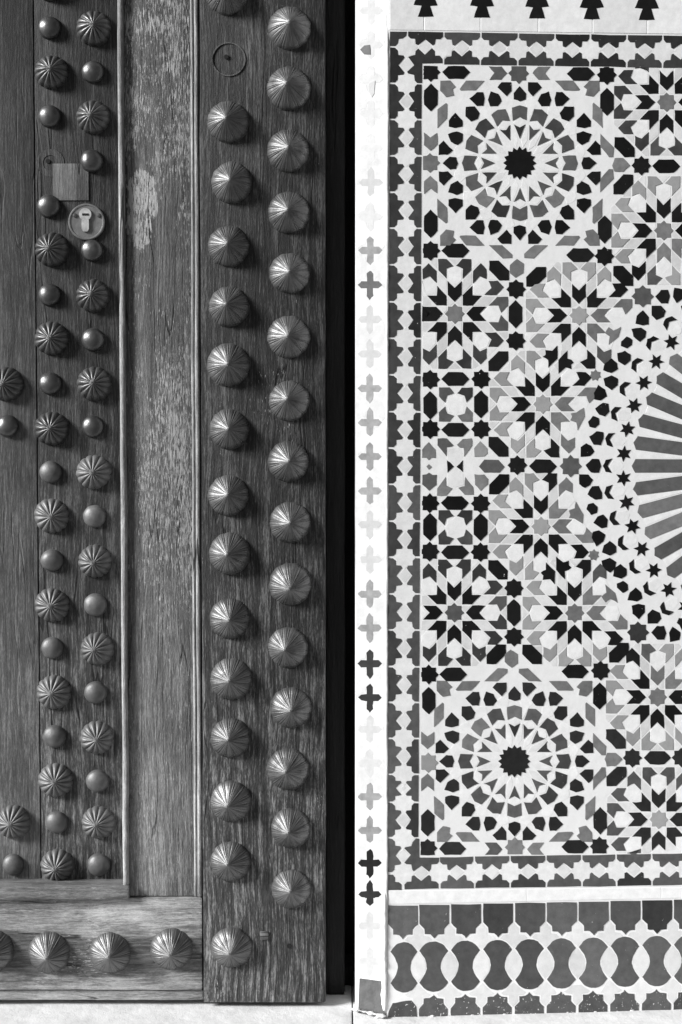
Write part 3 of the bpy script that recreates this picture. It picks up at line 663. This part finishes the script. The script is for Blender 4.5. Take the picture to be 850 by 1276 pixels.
# rough mortar run down the arris, foot of the wall
def rough_run(name, pts, rad, material, parent, seg=9):
    from mathutils import noise as mn
    vs2, fs2 = [], []
    for i, p in enumerate(pts):
        for j in range(seg):
            a = 2 * math.pi * j / seg
            tp = min(1, min(i, len(pts) - 1 - i) / 5 + .15)
            q = p + Vector((math.cos(a), math.sin(a), 0)) * rad * tp * (1 + .3 * mn.noise(Vector((p.z * 23, j * .5, p.x * 40))) + .35 * mn.noise(Vector((p.z * 110, j * .9, 7))))
            vs2.append(q)
        if i:
            for j in range(seg):
                a0 = (i - 1) * seg + j; a1 = (i - 1) * seg + (j + 1) % seg
                fs2.append((a0, a1, a1 + seg, a0 + seg))
    fs2.append(tuple(range(seg))); fs2.append(tuple((len(pts) - 1) * seg + j for j in reversed(range(seg))))
    return obj(name, vs2, fs2, material, parent, smooth_=True)
pts = [Vector((W0.x - .0012, W0.y + .0012, z / 170)) for z in range(2, 240)]
rough_run('mortar_arris', pts, .0026, GROUT_J, wall)
pts = [Vector((W0.x - .004, W0.y + .001, z / 220)) for z in range(0, 42)]
rough_run('mortar_patch', pts, .0040, PLASTER, wall, 10)
pts = [Vector((Jp.x + .002, Jp.y + .001, z / 200)) for z in range(4, 330)]
rough_run('mortar_arris', pts, .0018, GROUT_J, wall)
# grey stone at the foot of the splay
b0 = jambp(447.5, 1256); b1 = jambp(481, 1268)
zt0 = jambp(449, 1219).z; zt1 = jambp(478, 1223).z
q = [Vector((b0.x, b0.y, -.004)), Vector((b1.x, b1.y, -.004)), Vector((b1.x - .004, b1.y + .004, zt1)), Vector((b0.x + .002, b0.y, zt0))]
st_ = [p + JN * .0035 for p in q] + [p - JN * .03 for p in q]
obj('foot_stone', st_, [(0, 1, 2, 3), (3, 2, 6, 7), (0, 3, 7, 4), (1, 5, 6, 2)], STONE, wall)
def blob_row(name, p0, p1, n, rad, parent):
    from mathutils import noise as mn
    vs2, fs2 = [], []
    for k in range(n):
        t_ = (k + random.random() * .7) / n; c = p0.lerp(p1, t_); r = rad * random.choice((.25, .4, .5, .9, 1.4)) * random.uniform(.7, 1.2); o = len(vs2)
        for i in range(5):
            for j in range(8):
                a = math.pi * (i + .5) / 5; b2 = 2 * math.pi * j / 8
                d = Vector((math.sin(a) * math.cos(b2) * 1.7, math.sin(a) * math.sin(b2), math.cos(a) * .7))
                vs2.append(c + d * r * (1 + .5 * mn.noise(d * 2 + c * 90)))
        for i in range(4):
            for j in range(8): fs2.append((o + i * 8 + j, o + i * 8 + (j + 1) % 8, o + (i + 1) * 8 + (j + 1) % 8, o + (i + 1) * 8 + j))
        fs2.append(tuple(o + j for j in reversed(range(8)))); fs2.append(tuple(o + 32 + j for j in range(8)))
    ob = obj(name, vs2, fs2, MORTAR, parent, smooth_=True); ob['kind'] = 'stuff'; return ob
blob_row('mortar_crumbs', wl(-.02, .0, -.0008), wl(1.0, .002, -.0008), 110, .0016, wall)
blob_row('mortar_crumbs', Jp + Vector((-.004, -.004, .004)), wl(-.006, -.004, .003), 26, .0030, wall)

# ------------------------------------------------------------------ door
YS, YR, YT, YL = .031, .034, .038, .060      # faces of stile, bottom rail, broad strip, wicket leaf
XL = -1.05
door = thing('studded_door', Vector((X(250, YS), YS, .0)), 'weathered dark wooden door frame with big fluted brass studs beside the tiled wall', 'gate')  # the studded door, without its wicket leaf
ztop = 2.55
zb = Z(1250, YS)
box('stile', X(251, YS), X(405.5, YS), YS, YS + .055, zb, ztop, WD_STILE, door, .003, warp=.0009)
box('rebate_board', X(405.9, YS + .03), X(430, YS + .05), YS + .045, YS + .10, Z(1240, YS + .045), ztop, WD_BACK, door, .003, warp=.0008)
box('bottom_rail', XL, X(250, YR), YR, YR + .05, Z(1234, YR), Z(1119, YR), WD_RAIL, door, .003, warp=.0009)
box('rail_foot', XL, X(250.5, YR), YR + .004, YR + .05, Z(1248, YR), Z(1235, YR), WD_RAIL, door, .0025, warp=.0011)
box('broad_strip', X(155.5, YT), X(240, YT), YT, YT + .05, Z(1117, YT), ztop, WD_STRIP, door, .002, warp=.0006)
def bead(x0, x1, front, z0, material, name='bead_moulding', n=7):
    """half-round moulding with a sunk flat, run up the door"""
    prof = []
    for i in range(n + 1):
        a = math.pi * i / n
        prof.append(((x0 + x1) / 2 - (x1 - x0) / 2 * math.cos(a), front + (x1 - x0) * .42 * (1 - math.sin(a))))
    prof = [(x0, front + .05)] + prof + [(x1, front + .05)]
    from mathutils import noise as mn
    vs2, fs2 = [], []; K = 70
    for k in range(K + 1):
        z = z0 + (ztop - z0) * k / K
        for (a, b_) in prof:
            vs2.append(Vector((a + mn.noise(Vector((z * 9, a * 50, 1))) * .0009, b_ + mn.noise(Vector((z * 13, a * 90, 5))) * .0008, z)))
    m_ = len(prof)
    for k in range(K):
        for i in range(m_ - 1): fs2.append((k * m_ + i, k * m_ + i + 1, (k + 1) * m_ + i + 1, (k + 1) * m_ + i))
    fs2.append(tuple(reversed(range(m_))))
    return obj(name, vs2, fs2, material, door, smooth_=True)
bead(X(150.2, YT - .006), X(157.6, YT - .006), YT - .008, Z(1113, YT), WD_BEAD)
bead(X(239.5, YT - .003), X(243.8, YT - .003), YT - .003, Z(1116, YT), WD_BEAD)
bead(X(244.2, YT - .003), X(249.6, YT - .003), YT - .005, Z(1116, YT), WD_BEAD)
box('ledge', XL, X(159, YR), YR - .010, YR + .04, Z(1121.5, YR - .01), Z(1105, YR - .01), WD_LEDGE, door, .003, warp=.0008)

# studs: one mesh of each kind, shared by all its copies
def stud_mesh(name, kind, material, rad, hgt, seed=0):
    from mathutils import noise as mn
    rs = random.Random(seed); wob = [rs.uniform(-.18, .18) for _ in range(16)]
    segs = {'big': 312, 'small': 126, 'dome': 36}[kind]; rings = {'big': 10, 'small': 12, 'dome': 12}[kind]
    vs2, fs2 = [(0, -hgt, 0)], []
    for i in range(1, rings + 1):
        s = i / rings
        for j in range(segs):
            th = 2 * math.pi * j / segs
            if kind == 'big':
                fr = (j / segs * 13 + wob[int(j / segs * 13)] * math.sin(math.pi * ((j / segs * 13) % 1.0))) % 1.0; amp = .75 + 2.2 * abs(wob[int(j / segs * 13)])
                g = math.exp(-((fr - .5) / .055) ** 2) * 1.0 - .9 * math.exp(-((fr - .38) / .05) ** 2) - .9 * math.exp(-((fr - .62) / .05) ** 2) + .10 * (math.cos(2 * math.pi * fr) - .2) - .7 * math.exp(-(min(fr, 1 - fr) / .035) ** 2)
                f2 = (j / segs * 26) % 1.0
                z = hgt * (1 - s) ** .72 * (1 + .04 * s) + .0012 * amp * g * min(1, s * 1.6) * (1 - .35 * s ** 6)
                r = rad * s * (1 + .012 * math.cos(13 * th) * s)
            elif kind == 'small':
                fr = (j / segs * 14) % 1.0; lob = abs(math.sin(math.pi * fr)) ** .55
                z = hgt * (1 - s ** 2.1) ** .62 * (.97 + .0 * lob) + (lob - 1) * .0042 * min(1, s * 1.5) * (1 - s ** 8 * .6)
                z += .0022 * max(0, 1 - s * 6); r = rad * s * (1 + .045 * (lob - .5) * s)
            else:
                z = hgt * math.sqrt(max(0, 1 - s ** 2.0)); r = rad * s
            z += hgt * (.10 if kind != 'dome' else .07) * mn.noise(Vector((r * math.cos(th) * 60 + seed * 7, r * math.sin(th) * 60, seed))) * (1 - s ** 6) * min(1, 2 * s)
            r *= 1 + .035 * mn.noise(Vector((math.cos(th) * 1.6 + seed * 3, math.sin(th) * 1.6, 4.0))) * s
            vs2.append((r * math.cos(th), -z, r * math.sin(th)))
    for j in range(segs):
        fs2.append((0, 1 + j, 1 + (j + 1) % segs))
        for i in range(rings - 1):
            a = 1 + i * segs + j; b_ = 1 + i * segs + (j + 1) % segs
            fs2.append((a, a + segs, b_ + segs, b_))
    o = 1 + (rings - 1) * segs; n0 = len(vs2)
    for j in range(segs):
        p = vs2[o + j]; vs2.append((p[0], .004, p[2]))
    for j in range(segs): fs2.append((o + j, n0 + j, n0 + (j + 1) % segs, o + (j + 1) % segs))
    me = bpy.data.meshes.new(name); me.from_pydata(vs2, [], fs2); me.update(); me.materials.append(material)
    for p in me.polygons: p.use_smooth = True
    return me
BIG = [stud_mesh('fluted_stud', 'big', STUD, .0305, .0265, i) for i in range(7)]
SMALL = [stud_mesh('ribbed_stud', 'small', STUD_S, .0248, .0195, i) for i in range(5)]
DOMEM = [stud_mesh('round_stud', 'dome', DOME, .0168, .0125, i) for i in range(4)]
SMALL_P = [stud_mesh('ribbed_stud', 'small', STUD_PALE, .0248, .0185, i + 9) for i in range(4)]
DOME_P = [stud_mesh('round_stud', 'dome', DOME_PALE, .0168, .0115, i + 9) for i in range(4)]
def stud(kind, px, py, y, parent, var=.05):
    me = random.choice(kind)
    o = link(me.name.split('.')[0], me, parent, at(px, py, y) + Vector((0, .0005, 0)))
    o.rotation_euler = (random.gauss(0, .05), random.uniform(0, 6.28), random.gauss(0, .05))
    s = random.uniform(1 - var, 1 + var * .6); o.scale = (s, s * random.uniform(.92, 1.08), s * random.uniform(.98, 1.02))
    return o
def stile_y(px): return YS
for px, py in [(283, -8), (284, 152), (288.5, 228), (285, 307), (285, 382), (285, 455), (286, 535), (285, 617), (286, 690), (287, 771), (288, 846), (287, 919), (287, 999), (287, 1073), (288.5, 1181),
               (361, 35), (359.5, 110), (359.5, 188), (360, 265), (361, 341), (360, 420), (360, 499), (360, 575), (362, 651), (362, 729), (358, 807), (363, 882), (358.5, 958), (362, 1032), (363, 1107), (361, -40)]:
    stud(BIG, px, py, YS, door)
for px, py in [(-88, 1184), (-9, 1184), (62, 1187), (138, 1187), (214, 1183)]: stud(BIG, px, py, YR, door)
# scar of a lost stud, plug and old nail holes in the stile
def disc(name, px, py, y, r, material, parent, h=.0012, n=28, hole=0.0):
    c = at(px, py, y); vs2, fs2 = [], []
    for rr, yy in ((r, .001), (r * .97, -h), (hole if hole else 0, -h)):
        for j in range(n):
            a = 2 * math.pi * j / n; vs2.append(c + Vector((rr * math.cos(a), yy, rr * math.sin(a))))
    for k in range(2):
        for j in range(n):
            a, b_ = k * n + j, k * n + (j + 1) % n; fs2.append((a, b_, b_ + n, a + n))
    if hole:
        o = len(vs2)
        for j in range(n):
            p = vs2[2 * n + j]; vs2.append(p + Vector((0, h + .001, 0)))
        for j in range(n): fs2.append((2 * n + j, 2 * n + (j + 1) % n, o + (j + 1) % n, o + j))
    return obj(name, vs2, fs2, material, parent)
disc('stud_scar', 285, 74, YS, .0245, wood('scar_wood', .085, .04, .14), door, .0011, 40, .0222)
disc('nail_hole', 282, 71, YS, .0033, HOLLOW, door, .0016, 12)
disc('nail_hole', 360.5, 1178.5, YS, .0036, HOLLOW, door, .0014, 12)
p_ = at(329.5, 1165.5, YS); box('wooden_plug', p_.x - .0062, p_.x + .0062, YS - .003, YS + .004, p_.z - .0062, p_.z + .0062, WD_RAIL, door, .0012)

# ---- wicket leaf
leaf = thing('wicket_door', Vector((X(75, YL), YL, Z(1102, YL))), 'recessed plank wicket door with rows of small ribbed and round studs and a lock', 'wicket door')
zl = Z(1102, YL)
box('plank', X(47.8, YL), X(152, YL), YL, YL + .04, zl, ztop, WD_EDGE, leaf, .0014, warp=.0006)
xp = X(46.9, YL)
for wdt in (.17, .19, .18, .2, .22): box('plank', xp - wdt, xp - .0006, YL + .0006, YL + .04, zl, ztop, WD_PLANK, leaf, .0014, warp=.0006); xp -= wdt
A_ = 'dsd.dsdsdsdsdsdsdsdsds'
for px, py, k in [(63, -20, 's'), (62, 35, 'd'), (64.8, 90.2, 's'), (62, 145, 'd'), (61, 257, 'd'), (64.8, 311.4, 's'), (62, 367.6, 'd'), (65, 422, 's'), (63, 478, 'd'), (65, 534, 's'), (63, 588.3, 'd'), (65, 643, 's'), (65, 698, 'd'),
                  (65.2, 754, 's'), (65.2, 807.4, 'd'), (67.2, 862.4, 's'), (68, 917.5, 'd'), (69.8, 972, 's'), (70.8, 1024.5, 'd'), (71.8, 1078.6, 's'),
                  (115, -20, 'd'), (117.6, 35.5, 's'), (116, 90, 'd'), (116, 146.3, 's'), (114.8, 201, 'd'), (114.8, 312, 'd'), (116, 368.5, 's'), (116, 423.4, 'd'), (118, 478.4, 's'), (116, 531.5, 'd'), (117.2, 588.5, 's'), (117.8, 643.5, 'd'),
                  (118.7, 699.6, 's'), (118.8, 753.8, 'd'), (121.2, 808.4, 's'), (119.2, 863, 'd'), (121.3, 919, 's'), (121.3, 973.2, 'd'), (122.8, 1024.6, 's'), (123.2, 1077.5, 'd'),
                  (8, 479, 's'), (9.6, 531, 'd'), (16.8, 1024, 's'), (16.8, 1077.5, 'd'), (-46, 479, 'd'), (-44, 531, 's'), (-38, 1024, 'd'), (-38, 1078, 's')]:
    o = stud((SMALL if py < 560 else SMALL_P) if k == 's' else (DOMEM if py < 560 else DOME_P), px, py, YL, leaf, .03)
# repair patch, scar
a0 = at(66.2, 250, YL); a1 = at(110.5, 204, YL)
box('repair_patch', a0.x, a1.x, YL - .0018, YL + .01, a0.z, a1.z, WD_PATCH, leaf, .0008)
disc('stud_scar', 63, 203, YL, .0205, wood('rubbed_wood', .055, .02, .11), leaf, .0006, 30, .0110)
disc('nail_hole', 60, 201, YL, .0034, HOLLOW, leaf, .0012, 12)
# lock
def lathe(name, px, py, y, prof, material, parent, n=44):
    c = at(px, py, y); vs2, fs2 = [], []
    for r_, yy in prof:
        for j in range(n):
            a = 2 * math.pi * j / n; vs2.append(c + Vector((r_ * math.cos(a), yy, r_ * math.sin(a))))
    for k in range(len(prof) - 1):
        for j in range(n):
            a, b_ = k * n + j, k * n + (j + 1) % n; fs2.append((a, b_, b_ + n, a + n))
    fs2.append(tuple((len(prof) - 1) * n + j for j in range(n)))
    return obj(name, vs2, fs2, material, parent, smooth_=False)
plate = lathe('lock_plate', 108.4, 277, YL, [(.0262, .002), (.0262, -.0035), (.0252, -.0046), (.0238, -.0046), (.0230, -.0036), (.010, -.0036), (.0005, -.0036)], LOCK, leaf)
c = at(107.2, 268, YL); n = 20; out = []
for j in range(n + 1):
    a = R(-58) + (R(296)) * j / n; out.append((c.x + .0088 * math.cos(a), c.z + .0088 * math.sin(a)))
dx_ = .0052; zt = c.z - .0245
out += [(c.x - dx_, c.z - .0085), (c.x - dx_, zt + .004), (c.x - .003, zt), (c.x + .003, zt), (c.x + dx_, zt + .004), (c.x + dx_, c.z - .0085)]
vs2 = [Vector((a, YL - .0065, b_)) for a, b_ in out] + [Vector((a, YL - .002, b_)) for a, b_ in out]; m_ = len(out)
obj('lock_cylinder', vs2, [tuple(range(m_))] + [(i, i + m_, (i + 1) % m_ + m_, (i + 1) % m_) for i in range(m_)], STEEL, plate)
box('keyhole', c.x - .0042, c.x + .0048, YL - .0072, YL - .005, c.z - .0016, c.z + .0012, HOLLOW, plate, 0)
for px in (93.5, 123.5): lathe('screw', px, 268.5, YL - .0034, [(.0034, .001), (.0030, -.0016), (.001, -.0019)], DOME, plate, 14)

# ---- fixed frame behind the door, closing the dark gap
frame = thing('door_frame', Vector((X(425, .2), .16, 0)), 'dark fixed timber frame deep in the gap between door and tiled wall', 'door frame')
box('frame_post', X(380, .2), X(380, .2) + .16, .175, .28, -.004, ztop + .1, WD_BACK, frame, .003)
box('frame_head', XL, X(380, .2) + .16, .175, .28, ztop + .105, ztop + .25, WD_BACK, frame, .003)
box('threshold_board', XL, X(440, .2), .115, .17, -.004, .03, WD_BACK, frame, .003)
